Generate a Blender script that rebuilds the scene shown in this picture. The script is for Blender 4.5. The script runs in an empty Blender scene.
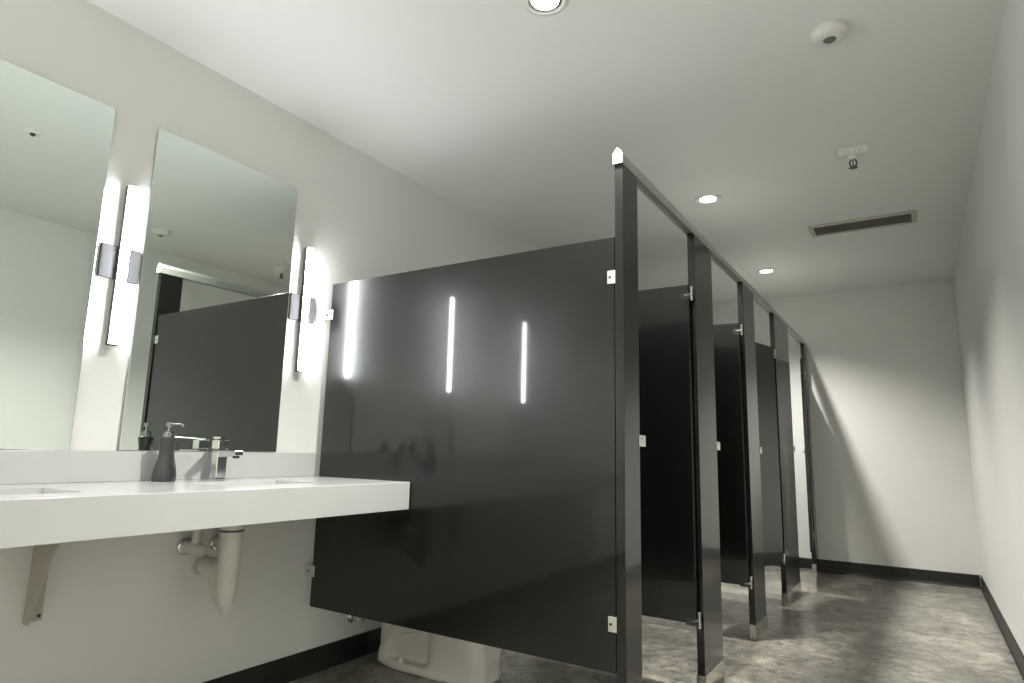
import bpy, bmesh, math, random
from mathutils import Vector, Matrix
S = bpy.context.scene
C = S.collection
PI = math.pi

# ------------------------------------------------------------------ camera
def make_camera():
    f_px, yaw, pit, roll = 635.51, .5672, .1689, .0233
    f = Vector((-math.sin(yaw)*math.cos(pit), math.cos(yaw)*math.cos(pit), math.sin(pit)))
    r0 = Vector((math.cos(yaw), math.sin(yaw), 0)); u0 = r0.cross(f)
    c, s = math.cos(roll), math.sin(roll)
    r = c*r0 + s*u0; u = -s*r0 + c*u0
    cam = bpy.data.objects.new('camera', bpy.data.cameras.new('camera'))
    m = Matrix((r, u, -f)).transposed().to_4x4()
    m.translation = Vector((2.3815, -2.0467, 1.0099))
    cam.matrix_world = m
    cam.data.sensor_width = 36.0; cam.data.lens = f_px*36.0/1024
    cam.data.clip_start = .02
    C.objects.link(cam); S.camera = cam
make_camera()

# ------------------------------------------------------------------ world, light levels, exposure
W_ = bpy.data.worlds.new('world'); S.world = W_; W_.use_nodes = True
W_.node_tree.nodes['Background'].inputs[0].default_value = (.75, .8, .8, 1)
W_.node_tree.nodes['Background'].inputs[1].default_value = .02
S.view_settings.view_transform = 'Standard'; S.view_settings.look = 'None'
S.view_settings.gamma = 1.0; S.view_settings.use_curve_mapping = False
S.view_settings.exposure = 0.82
S.cycles.blur_glossy = .5; S.cycles.caustics_reflective = False; S.cycles.caustics_refractive = False
SCONCE_STRENGTH = 56.0         # emission of the sconce tubes
DOWNLIGHT_WATTS = 140.0
FILL_WATTS = 95.0             # each of two added fill downlights by the near wall, behind the viewpoint         
DOWNLIGHT_LENS = 30.0

# ------------------------------------------------------------------ room measures (metres)
W, L, H, RB = 2.7317, 4.488, 2.545, -4.0       # right wall, far wall, ceiling, near end
P, PT = 1.5435, .033                           # corridor face of the stall fronts, pilaster thickness
ZB, ZT = .305, 1.778                           # partition bottom and top
BH = .1054

# ------------------------------------------------------------------ materials
def mat(name, col, rough=.5, metal=0., coat=0., coat_rough=.05, spec=.5, emit=None, strength=0):
    m = bpy.data.materials.new(name); m.use_nodes = True
    b = m.node_tree.nodes['Principled BSDF']; i = b.inputs
    i['Base Color'].default_value = (*col, 1); i['Roughness'].default_value = rough
    i['Metallic'].default_value = metal; i['Coat Weight'].default_value = coat
    i['Coat Roughness'].default_value = coat_rough; i['Specular IOR Level'].default_value = spec
    if emit:
        i['Emission Color'].default_value = (*emit, 1); i['Emission Strength'].default_value = strength
    return m
def add_bump(m, scale, strength, dist=.002, detail=3):
    n = m.node_tree.nodes; l = m.node_tree.links
    tc = n.new('ShaderNodeTexCoord'); no = n.new('ShaderNodeTexNoise'); bu = n.new('ShaderNodeBump')
    no.inputs['Scale'].default_value = scale; no.inputs['Detail'].default_value = detail
    bu.inputs['Strength'].default_value = strength; bu.inputs['Distance'].default_value = dist
    l.new(tc.outputs['Object'], no.inputs['Vector']); l.new(no.outputs['Fac'], bu.inputs['Height'])
    l.new(bu.outputs['Normal'], n['Principled BSDF'].inputs['Normal'])
def add_mottle(m, c1, c2, scale, detail=4, rough=None):
    n = m.node_tree.nodes; l = m.node_tree.links
    tc = n.new('ShaderNodeTexCoord'); no = n.new('ShaderNodeTexNoise'); ra = n.new('ShaderNodeValToRGB')
    no.inputs['Scale'].default_value = scale; no.inputs['Detail'].default_value = detail
    ra.color_ramp.elements[0].color = (*c1, 1); ra.color_ramp.elements[1].color = (*c2, 1)
    ra.color_ramp.elements[0].position = .3; ra.color_ramp.elements[1].position = .7
    l.new(tc.outputs['Object'], no.inputs['Vector']); l.new(no.outputs['Fac'], ra.inputs['Fac'])
    l.new(ra.outputs['Color'], n['Principled BSDF'].inputs['Base Color'])

M_wall = mat('wall_paint', (.83, .835, .80), .55); add_mottle(M_wall, (.82, .825, .79), (.84, .845, .81), 1.4); add_bump(M_wall, 160, .06)
M_ceil = mat('ceiling_paint', (.86, .875, .85), .7); add_mottle(M_ceil, (.85, .865, .84), (.87, .885, .86), 1.2); add_bump(M_ceil, 120, .05)
M_black = mat('black_powder_coat', (.0025, .003, .0025), .29, coat=.52, coat_rough=.05, spec=.42)
add_bump(M_black, 9, .012, .002, 2)
M_rubber = mat('black_rubber', (.012, .012, .0115), .42); add_bump(M_rubber, 60, .05)
M_chrome = mat('chrome', (.78, .78, .77), .12, 1.0); add_bump(M_chrome, 30, .01)
M_steel = mat('brushed_steel', (.62, .60, .56), .2, 1.0); add_bump(M_steel, 90, .05)
M_alu = mat('bright_aluminium', (.8, .8, .77), .38, 1.0); add_bump(M_alu, 80, .04)
M_rail = mat('grey_anodised_rail', (.46, .46, .43), .42, .35); add_bump(M_rail, 80, .04)
M_counter = mat('white_solid_surface', (.57, .58, .57), .16); add_mottle(M_counter, (.56, .57, .56), (.58, .59, .58), 3)
M_china = mat('white_china', (.78, .76, .70), .12, coat=.4); add_mottle(M_china, (.77, .75, .69), (.79, .77, .71), 2)
M_pipe = mat('white_pipe_cover', (.70, .68, .63), .45); add_mottle(M_pipe, (.68, .66, .61), (.72, .70, .65), 14)
M_band = mat('grey_rubber_band', (.10, .095, .085), .5); add_bump(M_band, 60, .05)
M_plate = mat('satin_nickel', (.10, .10, .104), .65, .0, spec=.3); add_bump(M_plate, 60, .03)
M_dark = mat('dark_bronze', (.045, .043, .042), .5, .2); add_bump(M_dark, 60, .03)
M_tube = mat('lit_diffuser', (.9, .9, .9), .4, emit=(.95, .985, 1.), strength=SCONCE_STRENGTH)
M_lens = mat('lit_lens', (.9, .9, .9), .4, emit=(1., .975, .93), strength=DOWNLIGHT_LENS)
for _m in (M_tube, M_lens): add_bump(_m, 50, .01)
M_plastic = mat('white_plastic', (.80, .80, .76), .4); add_bump(M_plastic, 90, .03)
M_sensor = mat('grey_sensor_mesh', (.16, .17, .15), .5); add_bump(M_sensor, 200, .3)
M_brass = mat('dull_brass', (.10, .095, .07), .4, .8); add_bump(M_brass, 60, .03)
M_vent = mat('vent_enamel', (.55, .54, .48), .55); add_bump(M_vent, 90, .03)
M_ventdark = mat('vent_throat', (.19, .18, .15), .7); add_bump(M_ventdark, 90, .05)
M_soap = mat('charcoal_bottle', (.030, .032, .033), .32, coat=.3); add_bump(M_soap, 30, .03)
M_pump = mat('dark_chrome', (.30, .30, .30), .18, 1.0); add_bump(M_pump, 30, .02)
M_edge = mat('dark_mirror_edge', (.03, .04, .035), .2); add_bump(M_edge, 50, .02)
M_screw = mat('dark_screw', (.05, .045, .04), .5, .6); add_bump(M_screw, 90, .05)
M_bracket = mat('painted_steel_bracket', (.52, .49, .42), .5); add_bump(M_bracket, 90, .04)
M_mirror = mat('mirror_glass', (.80, .875, .82), .0, 1.0)
def mirror_wave():                     # the very slight unevenness of float glass
    add_bump(M_mirror, 1.5, .002, .001, 0)
mirror_wave()

def concrete():
    m = mat('sealed_concrete', (.12, .115, .1), .32, coat=.25, coat_rough=.2)
    n = m.node_tree.nodes; l = m.node_tree.links; b = n['Principled BSDF']
    tc = n.new('ShaderNodeTexCoord')
    def noise(scale, detail, rough=.6, dist=0.):
        q = n.new('ShaderNodeTexNoise'); q.inputs['Scale'].default_value = scale
        q.inputs['Detail'].default_value = detail; q.inputs['Roughness'].default_value = rough
        q.inputs['Distortion'].default_value = dist
        l.new(tc.outputs['Object'], q.inputs['Vector']); return q
    def ramp(src, stops):
        r = n.new('ShaderNodeValToRGB'); e = r.color_ramp.elements
        e[0].position, e[0].color = stops[0][0], (*stops[0][1], 1)
        e[1].position, e[1].color = stops[-1][0], (*stops[-1][1], 1)
        for p_, c_ in stops[1:-1]:
            q = e.new(p_); q.color = (*c_, 1)
        l.new(src, r.inputs['Fac']); return r
    def mix(kind, fac, a, bb):
        x = n.new('ShaderNodeMix'); x.data_type = 'RGBA'; x.blend_type = kind
        x.inputs['Factor'].default_value = fac
        l.new(a, x.inputs[6]); l.new(bb, x.inputs[7]); return x
    big = ramp(noise(2.2, 6, .65, .6).outputs['Fac'], [(.3, (.13, .122, .103)), (.5, (.255, .242, .208)), (.7, (.43, .41, .355))])
    mid = ramp(noise(17, 9, .75, .5).outputs['Fac'], [(.32, (.34, .34, .34)), (.52, (1, 1, 1)), (.70, (1.6, 1.58, 1.5))])
    fine = ramp(noise(95, 4, .7).outputs['Fac'], [(.3, (.55, .55, .55)), (.7, (1.45, 1.45, 1.45))])
    a = mix('MULTIPLY', 1., big.outputs['Color'], mid.outputs['Color'])
    a2 = mix('MULTIPLY', .8, a.outputs[2], fine.outputs['Color'])
    # hairline cracks filled with pale dust
    vo = n.new('ShaderNodeTexVoronoi'); vo.feature = 'DISTANCE_TO_EDGE'; vo.inputs['Scale'].default_value = .9
    dis = noise(3., 4, .6); mp = n.new('ShaderNodeVectorMath'); mp.operation = 'MULTIPLY_ADD'
    mp.inputs[1].default_value = (.35, .35, 0)
    l.new(dis.outputs['Color'], mp.inputs[0]); l.new(tc.outputs['Object'], mp.inputs[2]); l.new(mp.outputs[0], vo.inputs['Vector'])
    cr = ramp(vo.outputs['Distance'], [(0., (.30, .28, .24)), (.006, (0, 0, 0))])
    a3 = mix('ADD', .35, a2.outputs[2], cr.outputs['Color'])
    l.new(a3.outputs[2], b.inputs['Base Color'])
    rr = ramp(noise(6, 5).outputs['Fac'], [(.3, (.24, .24, .24)), (.7, (.5, .5, .5))])
    l.new(rr.outputs['Color'], b.inputs['Roughness'])
    bu = n.new('ShaderNodeBump'); bu.inputs['Strength'].default_value = .12; bu.inputs['Distance'].default_value = .003
    l.new(noise(30, 6).outputs['Fac'], bu.inputs['Height']); l.new(bu.outputs['Normal'], b.inputs['Normal'])
    return m
M_floor = concrete()

# ------------------------------------------------------------------ mesh helpers
def box(bm, x0, x1, y0, y1, z0, z1):
    v = [bm.verts.new(p) for p in ((x0,y0,z0),(x1,y0,z0),(x1,y1,z0),(x0,y1,z0),(x0,y0,z1),(x1,y0,z1),(x1,y1,z1),(x0,y1,z1))]
    for q in ((0,3,2,1),(4,5,6,7),(0,1,5,4),(1,2,6,5),(2,3,7,6),(3,0,4,7)):
        bm.faces.new([v[i] for i in q])
def frame_of(d):
    d = d.normalized(); a = Vector((0,0,1)) if abs(d.z) < .9 else Vector((1,0,0))
    x = d.cross(a).normalized(); return x, d.cross(x)
def sweep(bm, pts, radii, n=20, caps=True):          # a round tube through the points
    pts = [Vector(p) for p in pts]
    if not isinstance(radii, (list, tuple)): radii = [radii]*len(pts)
    rings = []; x = None
    for i, p in enumerate(pts):
        if i == 0: d = pts[1]-pts[0]
        elif i == len(pts)-1: d = pts[-1]-pts[-2]
        else: d = (pts[i]-pts[i-1]).normalized()+(pts[i+1]-pts[i]).normalized()
        if d.length < 1e-9: d = pts[i]-pts[i-1] if i and (pts[i]-pts[i-1]).length > 1e-9 else pts[i+1]-p
        if x is None: x, y = frame_of(d)
        else:
            dn = d.normalized(); x = (x-dn*x.dot(dn)).normalized(); y = dn.cross(x)
        rings.append([bm.verts.new(p+radii[i]*(math.cos(2*PI*k/n)*x+math.sin(2*PI*k/n)*y)) for k in range(n)])
    for a, b in zip(rings, rings[1:]):
        for k in range(n): bm.faces.new((a[k], a[(k+1)%n], b[(k+1)%n], b[k]))
    if caps:
        bm.faces.new(rings[0][::-1]); bm.faces.new(rings[-1])
def cyl(bm, a, b, r, n=20, r2=None): sweep(bm, [a, b], [r, r if r2 is None else r2], n)
def lathe(bm, prof, o=(0,0,0), n=36, axis='z', sx=1, sy=1):     # prof: (radius, height) along the axis
    rings = []
    for r, h in prof:
        ring = []
        for k in range(n):
            a = 2*PI*k/n; p = (r*sx*math.cos(a), r*sy*math.sin(a), h)
            if axis == 'x': p = (h, p[0], p[1])
            if axis == 'y': p = (p[0], h, p[1])
            ring.append(bm.verts.new((p[0]+o[0], p[1]+o[1], p[2]+o[2])))
        rings.append(ring)
    for a, b in zip(rings, rings[1:]):
        for k in range(n): bm.faces.new((a[k], a[(k+1)%n], b[(k+1)%n], b[k]))
    bm.faces.new(rings[0][::-1]); bm.faces.new(rings[-1])
def loft(bm, rings):
    R = [[bm.verts.new(p) for p in r] for r in rings]; n = len(R[0])
    for a, b in zip(R, R[1:]):
        for k in range(n): bm.faces.new((a[k], a[(k+1)%n], b[(k+1)%n], b[k]))
    bm.faces.new(R[0][::-1]); bm.faces.new(R[-1])
def prism(bm, poly, axis, a, b):                      # poly extruded along an axis
    def P3(u, v, w): return {'x': (w,u,v), 'y': (u,w,v), 'z': (u,v,w)}[axis]
    A = [bm.verts.new(P3(u,v,a)) for u,v in poly]; B = [bm.verts.new(P3(u,v,b)) for u,v in poly]
    n = len(poly); bm.faces.new(A[::-1]); bm.faces.new(B)
    for k in range(n): bm.faces.new((A[k], A[(k+1)%n], B[(k+1)%n], B[k]))
def obj(name, fill, m, parent=None, bevel=0, seg=2, smooth=False):
    bm = bmesh.new(); fill(bm)
    bmesh.ops.recalc_face_normals(bm, faces=bm.faces)
    me = bpy.data.meshes.new(name); bm.to_mesh(me); bm.free()
    for q in (m if isinstance(m, (list, tuple)) else [m]): me.materials.append(q)
    o = bpy.data.objects.new(name, me); C.objects.link(o)
    if parent: o.parent = parent
    if smooth:
        for f in me.polygons: f.use_smooth = True
        me.set_sharp_from_angle(angle=math.radians(40))
    if bevel:
        b = o.modifiers.new('bevel', 'BEVEL'); b.width = bevel; b.segments = seg; b.limit_method = 'ANGLE'; b.angle_limit = math.radians(40)
    return o
def B(*a): return lambda bm: box(bm, *a)
def thing(name, label, cat, loc=(0,0,0), rz=0., group=None):
    o = bpy.data.objects.new(name, None); C.objects.link(o)
    o.location = loc; o.rotation_euler = (0, 0, rz); o.empty_display_size = .05
    o['label'] = label; o['category'] = cat
    if group: o['group'] = group
    return o
def struct(name, fill, m, bevel=0):
    o = obj(name, fill, m, bevel=bevel); o['kind'] = 'structure'; return o
def kids(o): return [q for q in C.objects if q.parent == o]
def dup(root, loc, label, rz=None):
    r = root.copy(); C.objects.link(r); r.location = loc; r['label'] = label
    if rz is not None: r.rotation_euler = (0, 0, rz)
    for ch in kids(root):
        c = ch.copy(); C.objects.link(c); c.parent = r
        for g in kids(ch):
            d = g.copy(); C.objects.link(d); d.parent = c
    return r

# ------------------------------------------------------------------ the room
T = .1
struct('floor', B(-T, W+T, RB-T, L+T, -T, 0), M_floor)
struct('ceiling', B(-T, W+T, RB-T, L+T, H, H+T), M_ceil)
struct('wall_left', B(-T, 0, RB, L, 0, H), M_wall)
struct('wall_right', B(W, W+T, RB, L, 0, H), M_wall)
struct('wall_back', B(-T, W+T, L, L+T, 0, H), M_wall)
struct('wall_front', B(-T, W+T, RB-T, RB, 0, H), M_wall)
def cove(u0, sgn):       # vinyl cove base: flat face, small toe at the floor
    return [(u0, 0), (u0+sgn*.014, 0), (u0+sgn*.013, .004), (u0+sgn*.008, .012), (u0+sgn*.0065, .022), (u0+sgn*.006, BH-.004), (u0+sgn*.003, BH), (u0, BH)]
struct('baseboard_left', lambda bm: prism(bm, cove(0, 1), 'y', RB, L), M_rubber)
struct('baseboard_right', lambda bm: prism(bm, cove(W, -1), 'y', RB, L), M_rubber)
def _bb(bm):
    prism(bm, cove(L, -1), 'x', .014, W-.014)
struct('baseboard_back', _bb, M_rubber)
struct('baseboard_front', lambda bm: prism(bm, cove(RB, 1), 'x', .014, W-.014), M_rubber)

# ------------------------------------------------------------------ downlights
def downlight(name_label, x, y, watts):
    t = thing('recessed_downlight', name_label, 'ceiling light', (x, y, H), 0, 'round recessed downlights')
    obj('trim_ring', lambda bm: lathe(bm, [(.080, 0), (.080, -.003), (.076, -.006), (.064, -.006), (.058, -.002), (.058, 0)], n=48), M_plastic, t, smooth=True)
    obj('inner_ring', lambda bm: lathe(bm, [(.058, 0), (.058, -.003), (.054, -.0045), (.048, -.003), (.048, 0)], n=48), M_alu, t, smooth=True)
    obj('lens', lambda bm: lathe(bm, [(.048, 0), (.048, -.0025), (.03, -.0045), (.001, -.005)], n=40), M_lens, t, smooth=True)
    ld = bpy.data.lights.new('downlight_lamp', 'SPOT'); ld.energy = watts; ld.color = (1., .97, .905)
    ld.spot_size = math.radians(128); ld.spot_blend = 1.; ld.shadow_soft_size = .025
    lo = bpy.data.objects.new('downlight_lamp', ld); C.objects.link(lo); lo.parent = t; lo.location = (0, 0, -.02)
    return t
downlight('recessed downlight cut by the top edge of the picture, nearest the mirrors', 1.398, -.342, DOWNLIGHT_WATTS)
downlight('recessed downlight just above the headrail near the second pilaster', 1.401, 1.679, DOWNLIGHT_WATTS)
downlight('recessed downlight nearest the far wall, smallest of the three in view', 1.398, 3.462, DOWNLIGHT_WATTS)

downlight('unseen downlight added as fill by the near wall behind the viewpoint, on the basin side', .95, -3.35, FILL_WATTS)  # this pair is invented, added to fill the near end with light
downlight('unseen downlight added as fill by the near wall behind the viewpoint, on the bare wall side', 1.95, -3.35, FILL_WATTS)

# ------------------------------------------------------------------ mirrors and sconces
Y_M = [-.872, -1.681, -2.49]; MW, MB, MT = .653, .9768, 2.194
mt = thing('wall_mirror', 'frameless wall mirror behind the soap bottle, between the two wall lights', 'mirror', (.0042, Y_M[0], MB), 0, 'frameless mirrors over the counter')
mt.rotation_euler = (0, -.003, 0)      # hangs a hair out of plumb
obj('backing', B(.0005, .004, .001, MW-.001, .001, MT-MB-.001), M_edge, mt)
obj('glass', B(.004, .009, 0, MW, 0, MT-MB), M_mirror, mt, .0012, 2)
dup(mt, (.0042, Y_M[1], MB), 'frameless wall mirror cut by the left edge of the picture')

SZ0, SZ1 = 1.337, 1.922; SL = SZ1-SZ0; SM = 1.6345-SZ0
sc = thing('wall_light', 'lit vertical bar wall light between the two mirrors', 'wall light', (0, -.947, SZ0), 0, 'vertical bar wall lights')
obj('mounting_plate', B(0, .014, -.068, .068, SM-.06, SM+.06), M_plate, sc, .002)
obj('back_channel', B(.014, .032, -.0155, .0155, 0, SL), M_dark, sc, .001)
def _tube(bm):
    n = 14
    arc = [(.034+.0125*math.sin(PI*k/n), .0145*math.cos(PI*k/n)) for k in range(n+1)]
    prism(bm, [(.032, -.0145)]+arc[::-1]+[(.032, .0145)], 'z', .004, SL-.004)
obj('diffuser', _tube, M_tube, sc, smooth=True)
def _cap(z0, z1):
    return lambda bm: prism(bm, [(.031, -.0155)]+[(.034+.0135*math.sin(PI*k/14), -.0155*math.cos(PI*k/14)) for k in range(15)]+[(.031, .0155)], 'z', z0, z1)
obj('end_cap', _cap(-.001, .004), M_plate, sc); obj('end_cap', _cap(SL-.004, SL+.001), M_plate, sc)
dup(sc, (0, -.141, SZ0), 'lit vertical bar wall light between the second mirror and the black partition')
dup(sc, (0, -1.80, SZ0), 'vertical bar wall light beyond the left edge of the picture')

# ------------------------------------------------------------------ counter
D, CT, CB, CY = .599, .870, .7604, -3.1
SINKS = [-.545, -1.354, -2.163]
ct = thing('vanity_countertop', 'long white solid-surface countertop with deep front edge below the mirrors', 'countertop', (0, 0, 0))
def _slab(bm):
    ys = [CY]
    for s in sorted(SINKS[:2]): ys += [s-.19, s+.19]
    ys.append(-.004)
    x0, x1, zt, zb = .20, .45, CT, CT-.022
    for i in range(len(ys)-1):
        a, b = ys[i], ys[i+1]
        if i % 2 == 0: box(bm, .001, D-.02, a, b, zb, zt)
        else:
            box(bm, .001, x0, a, b, zb, zt); box(bm, x1, D-.02, a, b, zb, zt)
obj('slab', _slab, M_counter, ct)
def _apron(bm):
    box(bm, D-.02, D, CY, -.004, CB, CT)
obj('apron', _apron, M_counter, ct, .002)
bk = obj('backsplash', B(.001, .019, CY, -.004, CT+.0005, .9745), M_counter, None, .0015)
bk['label'] = 'low white backsplash strip along the wall behind the soap bottle, below the mirrors'; bk['category'] = 'backsplash'
for s in SINKS[:2]:
    def _basin(bm, s=s):
        def ring(hx, hy, z, r, cx=.325):
            out = []
            for k in range(40):
                a = 2*PI*k/40; c, q = math.cos(a), math.sin(a); e = .22
                out.append((cx+hx*abs(c)**e*(1 if c >= 0 else -1), s+hy*abs(q)**e*(1 if q >= 0 else -1), z))
            return out
        loft(bm, [ring(.155, .225, CT-.0225, 0), ring(.15, .22, CT-.09, 0), ring(.11, .18, CT-.109, 0), ring(.02, .02, CT-.1095, 0),
                  ring(.02, .02, CT-.103, 0), ring(.10, .16, CT-.10, 0), ring(.130, .195, CT-.075, 0), ring(.136, .206, CT-.0222, 0)])
    bs = obj('basin', _basin, M_counter, ct, smooth=True)
    obj('drain', lambda bm: lathe(bm, [(.022, CT-.1035), (.022, CT-.099), (.014, CT-.098), (.001, CT-.097)], (.325, s, 0)), M_chrome, bs, smooth=True)

br = thing('counter_bracket', 'painted steel bracket on the wall carrying the white countertop', 'bracket', (0, -1.083, 0))
obj('web', lambda bm: prism(bm, [(.004, .444), (.028, .444), (.125, .655), (.20, .735), (.45, .748), (.45, CT-.024), (.004, CT-.024)], 'y', -.004, .002), M_bracket, br)
fl = obj('flange', B(.001, .005, -.004, .046, .447, CT-.024), M_bracket, br, .001)
for yy, zz in ((.036, .462), (.030, .59)):
    obj('screw', lambda bm, yy=yy, zz=zz: lathe(bm, [(.0055, .005), (.005, .007), (.001, .008)], (0, yy, zz), 12, 'x'), M_screw, fl, smooth=True)

# ------------------------------------------------------------------ faucet and soap
fa = thing('basin_faucet', 'square chrome single-lever faucet on the countertop under the mirror', 'faucet', (.078, -.53, CT))
obj('base_plate', B(-.027, .027, -.027, .027, 0, .006), M_chrome, fa, .0015)
obj('body', B(-.021, .021, -.021, .021, .006, .112), M_chrome, fa, .003, 3)
sp = obj('spout', lambda bm: prism(bm, [(.015, .086), (.015, .112), (.118, .112), (.121, .109), (.121, .094), (.10, .092)], 'y', -.0185, .0185), M_chrome, fa, .002)
obj('aerator', lambda bm: lathe(bm, [(.0115, .084), (.0125, .086), (.0125, .0945)], (.106, 0, 0), 20), M_screw, sp, smooth=True)
lv = obj('lever_cap', B(-.022, .022, -.022, .022, .116, .152), M_chrome, fa, .003, 3)
def _lever(bm):
    v = []
    a = math.radians(-42); c, s = math.cos(a), math.sin(a)
    for x, y, z in ((-.024,-.018,.150),(-.024,.018,.150),(.098,.013,.158),(.098,-.013,.158),(-.024,-.018,.157),(-.024,.018,.157),(.098,.013,.163),(.098,-.013,.163)):
        v.append(bm.verts.new((x*c-y*s, x*s+y*c, z)))
    for q in ((0,3,2,1),(4,5,6,7),(0,1,5,4),(1,2,6,5),(2,3,7,6),(3,0,4,7)): bm.faces.new([v[i] for i in q])
obj('lever', _lever, M_chrome, fa, .0015)
obj('lever_button', lambda bm: lathe(bm, [(.011, .022), (.011, .025), (.008, .0262), (.001, .0262)], (0, 0, .134), 20, 'x'), M_dark, lv, smooth=True)

so = thing('soap_dispenser', 'charcoal waisted soap bottle with a chrome pump on the white countertop', 'soap dispenser', (.088, -.745, CT), math.radians(35))
def _bottle(bm):
    rings = []
    for hz, hw in ((0, .041), (.004, .0425), (.02, .0425), (.045, .039), (.075, .031), (.10, .027), (.12, .0275), (.14, .032), (.150, .0345), (.156, .0335), (.158, .03)):
        ring = []
        for k in range(40):
            a = 2*PI*k/40; c, q = math.cos(a), math.sin(a); e = .62
            hw_ = hw*.86
            ring.append((hw_*abs(c)**e*(1 if c >= 0 else -1), hw_*.86*abs(q)**e*(1 if q >= 0 else -1), hz))
        rings.append(ring)
    loft(bm, rings)
obj('bottle', _bottle, M_soap, so, smooth=True)
obj('collar', lambda bm: lathe(bm, [(.018, .158), (.018, .166), (.0155, .168), (.0155, .176), (.008, .178), (.008, .180)], n=28), M_pump, so, smooth=True)
def _pump(bm):
    cyl(bm, (0, 0, .180), (0, 0, .196), .0055, 16)
    lathe(bm, [(.011, .194), (.012, .196), (.012, .207), (.010, .209), (.001, .2095)], n=24)
ph = obj('pump_head', _pump, M_pump, so, smooth=True)
obj('nozzle', lambda bm: sweep(bm, [(.008, 0, .203), (.04, 0, .204), (.047, 0, .202), (.049, 0, .195)], [.0045, .004, .0038, .0035], 12), M_pump, ph, smooth=True)

# ------------------------------------------------------------------ drain and supplies under the basin
tr = thing('drain_trap', 'white covered drain trap hanging under the countertop', 'drain pipe', (.235, -.553, 0))
obj('tailpiece_cover', lambda bm: lathe(bm, [(.039, .735), (.039, .70), (.0385, .60), (.0365, .53), (.034, .475), (.029, .447), (.021, .435), (.010, .432)][::-1], n=32), M_pipe, tr, smooth=True)
obj('band', lambda bm: lathe(bm, [(.039, .692), (.0412, .693), (.0412, .699), (.039, .700)], n=32), M_band, tr, smooth=True)
obj('flange_collar', lambda bm: lathe(bm, [(.041, .702), (.046, .704), (.047, .716), (.040, .722)], n=32), M_pipe, tr, smooth=True)
obj('trap_bend', lambda bm: sweep(bm, [(0, .0, .460), (-.02, .005, .452), (-.05, .012, .462), (-.075, .018, .49), (-.085, .024, .52), (-.09, .03, .545), (-.12, .036, .545), (-.20, .040, .545)], [.026, .030, .032, .033, .034, .035, .035, .034], 24), M_pipe, tr, smooth=True)
obj('cleanout_cap', B(-.017, .017, -.014, .014, .408, .437), M_pipe, tr, .003)
obj('wall_flange', lambda bm: lathe(bm, [(.039, -.234), (.039, -.231), (.037, -.228), (.035, -.226)], (0, .040, .545), 32, 'x'), M_pipe, tr, smooth=True)
def supply(label, y, group, k=1.):
    t = thing('supply_valve', label, 'supply valve', (0, y, .622), 0, group)
    obj('escutcheon', lambda bm: lathe(bm, [(.034, .0005), (.034, .004), (.029, .010), (.023, .012)], n=28, axis='x'), M_chrome, t, smooth=True)
    obj('valve_cover', lambda bm: sweep(bm, [(.011, 0, 0), (.05*k, 0, 0), (.085*k, 0, -.001)], [.023, .026, .027], 24), M_pipe, t, smooth=True)
    obj('stop_cap', lambda bm: sweep(bm, [(.085*k, 0, -.002), (.118*k, -.006, -.004), (.126*k, -.007, -.004)], [.024, .022, .017], 24), M_pipe, t, smooth=True)
    obj('riser_cover', lambda bm: sweep(bm, [(.075*k, 0, .01), (.075*k, 0, .05), (.077*k, .004, .12)], [.018, .0175, .016], 18), M_pipe, t, smooth=True)
    return t
sv = supply('white covered supply valve with chrome wall ring left of the drain trap', -.585, 'supply valves under the counter')
supply('white covered supply valve mostly hidden behind the drain trap', -.452, 'supply valves under the counter', .45)

# ------------------------------------------------------------------ stall partitions
def clip(parent, x0, x1, z, yf=0.):
    """flat stirrup bracket gripping the panel, on both faces"""
    def f(bm):
        box(bm, x0, x1, yf-.003, yf, z-.024, z+.024); box(bm, x0, x1, yf+.025, yf+.028, z-.024, z+.024)
    c = obj('stirrup_bracket', f, M_alu, parent, .0008)
    xm = (x0+x1)/2
    obj('screw', lambda bm: lathe(bm, [(.0045, -.0055), (.0045, -.0028)][::1], (xm-.006, yf, z), 12, 'y'), M_screw, c, smooth=True)
def partition(label, y, group):
    t = thing('partition_panel', label, 'partition panel', (0, y, 0), 0, group)
    o = obj('sheet', B(.045, P-PT-.006, 0, .025, ZB, ZT), M_black, t, .0015)
    for z in (1.627, .455):
        clip(t, .0005, .062, z); clip(t, P-PT-.032, P-PT-.0005, z)
    return t
pp = partition('wide glossy black end panel of the stalls reflecting the wall lights', 0, 'black stall side panels')
dup(pp, (0, .985, 0), 'black side panel between first and second stall, behind the second pilaster')
dup(pp, (0, 1.985, 0), 'black side panel between second and third stall, behind the third pilaster')
dup(pp, (0, 3.06, 0), 'black side panel between third and fourth stall, behind the wide fourth pilaster')

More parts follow.
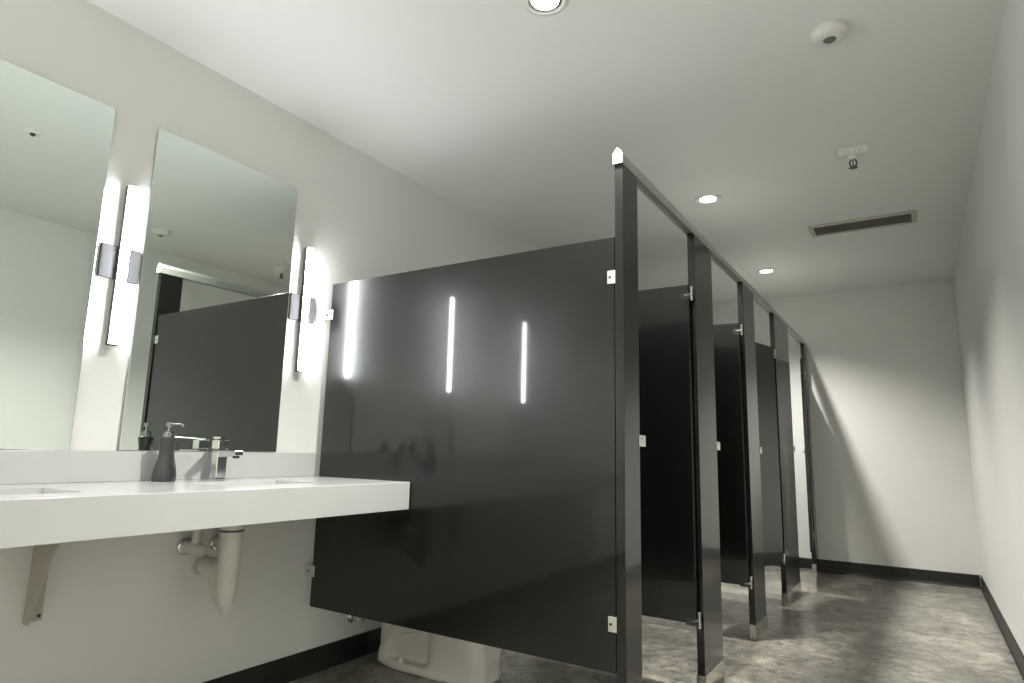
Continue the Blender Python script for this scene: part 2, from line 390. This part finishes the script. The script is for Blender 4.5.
RAIL_B, RAIL_T = 2.050, 2.106
def pilaster(label, y0, y1, strike=True, strike_side=1, z=1.052):
    t = thing('stall_pilaster', label, 'pilaster', (P, y0, 0), 0, 'black stall pilasters')
    w = y1-y0
    obj('post', B(-PT, 0, 0, w, .012, RAIL_B+.004), M_black, t, .0015)
    def _shoe(bm):
        a, b = -.003, .0
        box(bm, -PT-.003, -PT-.0003, -.003, w+.003, 0, .080); box(bm, .0003, .003, -.003, w+.003, 0, .080)
        box(bm, -PT-.003, .003, -.003, -.0003, 0, .080); box(bm, -PT-.003, .003, w+.0003, w+.003, 0, .080)
    obj('shoe', _shoe, M_steel, t, .0008)
    if strike:
        y = w if strike_side > 0 else 0
        s = strike_side
        def _k(bm):
            a, b = sorted((y-s*.012, y+s*.046))
            box(bm, .0003, .0045, a, b, z-.020, z+.020)
            a, b = sorted((y+s*.0005, y+s*.046))
            box(bm, -.004, .0003, a, b, z-.020, z+.020)
        k = obj('strike_keeper', _k, M_alu, t, .001)
        obj('screw', lambda bm: lathe(bm, [(.004, .004), (.0035, .0055), (.001, .006)], (0, y+s*.008, z+.009), 10, 'x'), M_screw, k, smooth=True)
    return t
pilaster('black end pilaster nearest the mirrors, carrying the white rail end cap', -.008, .1316)
pilaster('black pilaster between the first and second stall doors', .862, 1.163)
pilaster('black pilaster between the second and third stall doors', 1.862, 2.162, z=1.043)
pilaster('wide black pilaster between the third and fourth stall doors', 2.8564, 3.4451, True, 1, 1.07)
pilaster('slim black pilaster standing against the far wall', 4.33, L-.007, False)

# headrail
hr = thing('headrail', 'grey metal headrail running along the tops of the black pilasters to the far wall', 'headrail', (P, 0, 0))
def _rail(bm):
    a, b = -PT-.0016, .0016
    prism(bm, [(a, RAIL_B-.004), (a+.0012, RAIL_B-.004), (a+.0012, RAIL_B+.006), (b-.0012, RAIL_B+.006), (b-.0012, RAIL_B-.004), (b, RAIL_B-.004),
               (b, RAIL_B+.034), (b-.004, RAIL_B+.040), (-PT*.55, RAIL_T), (a+.004, RAIL_B+.040), (a, RAIL_B+.034)], 'y', -.012, L-.007)
obj('rail', _rail, M_rail, hr)
obj('end_cap', lambda bm: prism(bm, [(-PT-.002, RAIL_B-.003), (.002, RAIL_B-.003), (.002, RAIL_B+.035), (-.002, RAIL_B+.042), (-PT*.55, RAIL_T+.003), (-PT+.002, RAIL_B+.042), (-PT-.002, RAIL_B+.035)], 'y', -.020, -.012), M_plastic, hr, .001)
obj('wall_bracket', lambda bm: box(bm, -PT-.010, .010, L-.007, L-.0005, RAIL_B-.006, RAIL_T-.004), M_alu, hr, .001)

# ------------------------------------------------------------------ doors (hinge edge at the origin, leaf along -y, corridor face +x)
def door(label, loc, rz, w):
    t = thing('stall_door', label, 'stall door', loc, rz, 'black stall doors')
    obj('leaf', B(-.0125, .0125, -w, -.004, ZB-.012, ZT+.012), M_black, t, .0015)
    def _top(bm):
        box(bm, -.0155, -.0127, -.040, -.002, 1.722, 1.750); box(bm, .0127, .0155, -.040, -.002, 1.722, 1.750)
        box(bm, -.0155, .0155, -.004, .003, 1.722, 1.750)
    h = obj('top_hinge', _top, M_dark, t, .0008)
    obj('screw', lambda bm: lathe(bm, [(.004, .0152), (.0035, .0168), (.001, .0172)], (0, -.028, 1.741), 10, 'x'), M_screw, h, smooth=True)
    def _pin(z0, z1):
        def f(bm):
            cyl(bm, (.010, .010, z0), (.010, .010, z1), .0062, 16)
            cyl(bm, (.010, .010, z1), (.010, .010, z1+.007), .0085, 16)
            cyl(bm, (.010, .010, (z0+z1)/2), (.010, -.022, (z0+z1)/2-.004), .0068, 14)
        return f
    obj('hinge_pin', _pin(1.712, 1.772), M_chrome, h, smooth=True)
    def _bot(bm):
        box(bm, -.0155, -.0127, -.050, -.002, .291, .313); box(bm, .0127, .0155, -.050, -.002, .291, .313)
        box(bm, -.0155, .0155, -.050, .004, .285, .292)
    hb = obj('bottom_hinge', _bot, M_dark, t, .0008)
    obj('hinge_pin', _pin(.277, .338), M_chrome, hb, smooth=True)
    def _latch(bm):
        box(bm, -.0165, -.0127, -w+.012, -w+.075, 1.025, 1.075)
        cyl(bm, (-.0165, -w+.045, 1.05), (-.030, -w+.045, 1.05), .007, 14)
    obj('slide_latch', _latch, M_chrome, t, .001)
    return t
HX = P-.0165
door('first black stall door, swung fully inward behind the end pilaster', (HX, .832, 0), -PI/2, .66)
door('second black stall door, swung inward between the second and third pilasters', (HX, 1.828, 0), -PI/2+.02, .655)
door('third black stall door, standing slightly ajar and mirroring the pale far wall', (HX, 2.835, 0), -math.radians(14), .66)
door('fourth black stall door at the far wall, swung slightly outward and seen edge-on', (HX, 4.306, 0), math.radians(7.2), .855)

# ------------------------------------------------------------------ toilet in the first stall
def toilet(label, y):
    t = thing('toilet', label, 'toilet', (0, y, 0))
    def sup(cx, hx, hy, z, e=.7, tap=0.):
        out = []
        for k in range(48):
            a = 2*PI*k/48; c, q = math.cos(a), math.sin(a)
            x = hx*abs(c)**e*(1 if c >= 0 else -1); yv = hy*abs(q)**e*(1 if q >= 0 else -1)
            out.append((cx+x, yv*(1-tap*(x/hx)*.5), z))
        return out
    def _bowl(bm):
        # foot flange
        loft(bm, [sup(.435, .305, .128, 0, .62, .12), sup(.435, .305, .128, .022, .62, .12), sup(.435, .296, .118, .036, .62, .12)])
        # narrow body behind, where the trapway is cast into the side
        loft(bm, [sup(.30, .17, .062, .0, .5), sup(.30, .17, .062, .22, .5), sup(.32, .22, .115, .33, .6), sup(.32, .26, .15, .385, .7)])
        # front pedestal that flares into the bowl
        loft(bm, [sup(.575, .160, .116, 0, .55), sup(.572, .158, .114, .10, .55), sup(.565, .150, .112, .18, .6), sup(.55, .165, .130, .25, .75), sup(.52, .215, .165, .32, .85), sup(.50, .245, .182, .37, .9), sup(.50, .248, .185, .395, .9)])
        for s in (-1, 1):
            sweep(bm, [(.44, s*.062, .30), (.41, s*.076, .24), (.34, s*.078, .20), (.27, s*.076, .185), (.205, s*.072, .14), (.17, s*.078, .06), (.16, s*.075, .01)], [.038, .037, .036, .036, .036, .036, .036], 20)
            sweep(bm, [(.17, s*.060, .02), (.17, s*.062, .20), (.17, s*.064, .33)], [.042, .040, .05], 20)
    o = obj('bowl', _bowl, M_china, t)
    r = o.modifiers.new('blend', 'REMESH'); r.mode = 'VOXEL'; r.voxel_size = .0065; r.use_smooth_shade = True
    q = o.modifiers.new('soften', 'SMOOTH'); q.iterations = 7; q.factor = .5
    obj('seat', lambda bm: loft(bm, [sup(.49, .245, .186, .397, .9), sup(.49, .248, .188, .407, .9), sup(.49, .244, .184, .415, .9)]), M_china, t, .002, smooth=True)
    obj('lid', lambda bm: loft(bm, [sup(.485, .243, .184, .4165, .9), sup(.485, .246, .186, .425, .9), sup(.485, .235, .175, .434, .9)]), M_china, t, .002, smooth=True)
    tk = obj('tank', lambda bm: loft(bm, [sup(.125, .085, .19, .40, .3), sup(.122, .095, .215, .46, .3), sup(.12, .10, .225, .70, .3)]), M_china, t, .004, smooth=True)
    obj('tank_lid', lambda bm: loft(bm, [sup(.12, .108, .233, .701, .3), sup(.12, .110, .236, .712, .3), sup(.12, .108, .234, .732, .3), sup(.12, .09, .21, .74, .3)]), M_china, tk, .003, smooth=True)
    obj('flush_lever', lambda bm: sweep(bm, [(.215, -.15, .655), (.238, -.15, .655), (.242, -.12, .652), (.242, -.08, .645)], [.008, .007, .006, .005], 12), M_chrome, tk, smooth=True)
    for s in (-1, 1):
        obj('bolt_cap', lambda bm, s=s: lathe(bm, [(.017, .034), (.0165, .045), (.012, .053), (.001, .056)], (.29, s*.104, 0), 24), M_china, t, smooth=True)
    return t
toilet('white china toilet in the first stall, its foot showing under the end panel', .452)
tv = thing('toilet_supply_stop', 'small chrome supply stop on the wall beside the toilet, below the end panel', 'supply valve', (0, .30, .195))
obj('escutcheon', lambda bm: lathe(bm, [(.026, .0005), (.026, .003), (.016, .009), (.010, .010)], n=24, axis='x'), M_chrome, tv, smooth=True)
obj('valve_body', lambda bm: (cyl(bm, (.009, 0, 0), (.062, 0, 0), .009, 16), cyl(bm, (.045, 0, 0), (.045, 0, .03), .008, 14)), M_chrome, tv, smooth=True)
obj('oval_handle', lambda bm: lathe(bm, [(.016, .062), (.018, .065), (.018, .070), (.013, .073)], n=20, axis='x', sx=1.3, sy=.7), M_chrome, tv, smooth=True)
obj('flexible_hose', lambda bm: sweep(bm, [(.045, 0, .03), (.047, .0, .08), (.075, -.0, .15), (.11, .0, .20), (.12, .0, .215)], .006, 12), M_steel, tv, smooth=True)

# ------------------------------------------------------------------ ceiling fittings
sd = thing('smoke_detector', 'round white detector with a grey sensor on the ceiling', 'smoke detector', (2.211, .325, H))
obj('base', lambda bm: lathe(bm, [(.062, 0), (.064, -.004), (.064, -.012), (.060, -.014)], n=48), M_plastic, sd, smooth=True)
obj('dome', lambda bm: lathe(bm, [(.060, -.013), (.061, -.017), (.056, -.027), (.042, -.035), (.022, -.038), (.0215, -.036), (.001, -.036)], n=48), M_plastic, sd, smooth=True)
obj('sensor', lambda bm: lathe(bm, [(.021, -.036), (.020, -.039), (.013, -.042), (.001, -.043)], n=32), M_sensor, sd, smooth=True)

sk = thing('fire_sprinkler', 'white sprinkler fitting with dark frame arms hanging from the ceiling', 'sprinkler', (2.203, 1.378, H), math.radians(4))
obj('escutcheon', B(-.066, .066, -.028, .028, -.040, -.0005), M_plastic, sk, .004, 3)
def _slots(bm):
    for x in (-.034, -.012, .010, .030):
        box(bm, x-.003, x+.003, -.0292, -.0275, -.034, -.022)
obj('slots', _slots, M_vent, sk)
obj('neck', lambda bm: lathe(bm, [(.017, -.040), (.018, -.044), (.018, -.056), (.014, -.060)], n=24), M_plastic, sk, smooth=True)
fr = obj('frame_arms', lambda bm: [sweep(bm, [(s*.008, 0, -.058), (s*.016, 0, -.075), (s*.013, 0, -.090), (s*.002, 0, -.100)], .0035, 10) for s in (-1, 1)], M_brass, sk, smooth=True)
obj('bulb', lambda bm: cyl(bm, (0, 0, -.060), (0, 0, -.096), .003, 10), M_brass, fr, smooth=True)
def _defl(bm):
    lathe(bm, [(.001, -.099), (.005, -.0995), (.017, -.102), (.017, -.1035), (.001, -.1035)], n=24)
    for k in range(8):
        a = 2*PI*k/8
        sweep(bm, [(.014*math.cos(a), .014*math.sin(a), -.1025), (.022*math.cos(a), .022*math.sin(a), -.104)], .0018, 6)
obj('deflector', _defl, M_brass, sk)

cs = thing('concealed_sprinkler', 'small round ceiling fitting with a dark centre, seen only in the left mirror', 'sprinkler', (1.313, -.83, H))
obj('cover_ring', lambda bm: lathe(bm, [(.038, 0), (.038, -.003), (.032, -.007), (.014, -.008), (.014, -.002)], n=36), M_plastic, cs, smooth=True)
obj('nozzle_tip', lambda bm: lathe(bm, [(.012, -.001), (.012, -.014), (.006, -.020), (.001, -.021)], n=20), M_brass, cs, smooth=True)

vt = thing('ceiling_vent', 'long narrow grille set in the ceiling near the far wall', 'air vent', (2.162, 2.588, H))
vx, vy = .312, .118
def _vf(bm):
    box(bm, -vx, vx, -vy, -vy+.03, -.010, 0); box(bm, -vx, vx, vy-.03, vy, -.010, 0)
    box(bm, -vx, -vx+.03, -vy+.03, vy-.03, -.010, 0); box(bm, vx-.03, vx, -vy+.03, vy-.03, -.010, 0)
obj('frame', _vf, M_vent, vt, .002)
obj('throat', B(-vx+.03, vx-.03, -vy+.03, vy-.03, -.0015, -.0003), M_ventdark, vt)
def _slats(bm):
    n = 9
    for k in range(n):
        y = -vy+.03+(k+.5)*(2*vy-.06)/n
        prism(bm, [(y-.007, -.009), (y-.006, -.0095), (y+.005, -.0025), (y+.004, -.002)], 'x', -vx+.03, vx-.03)
obj('slats', _slats, M_vent, vt)
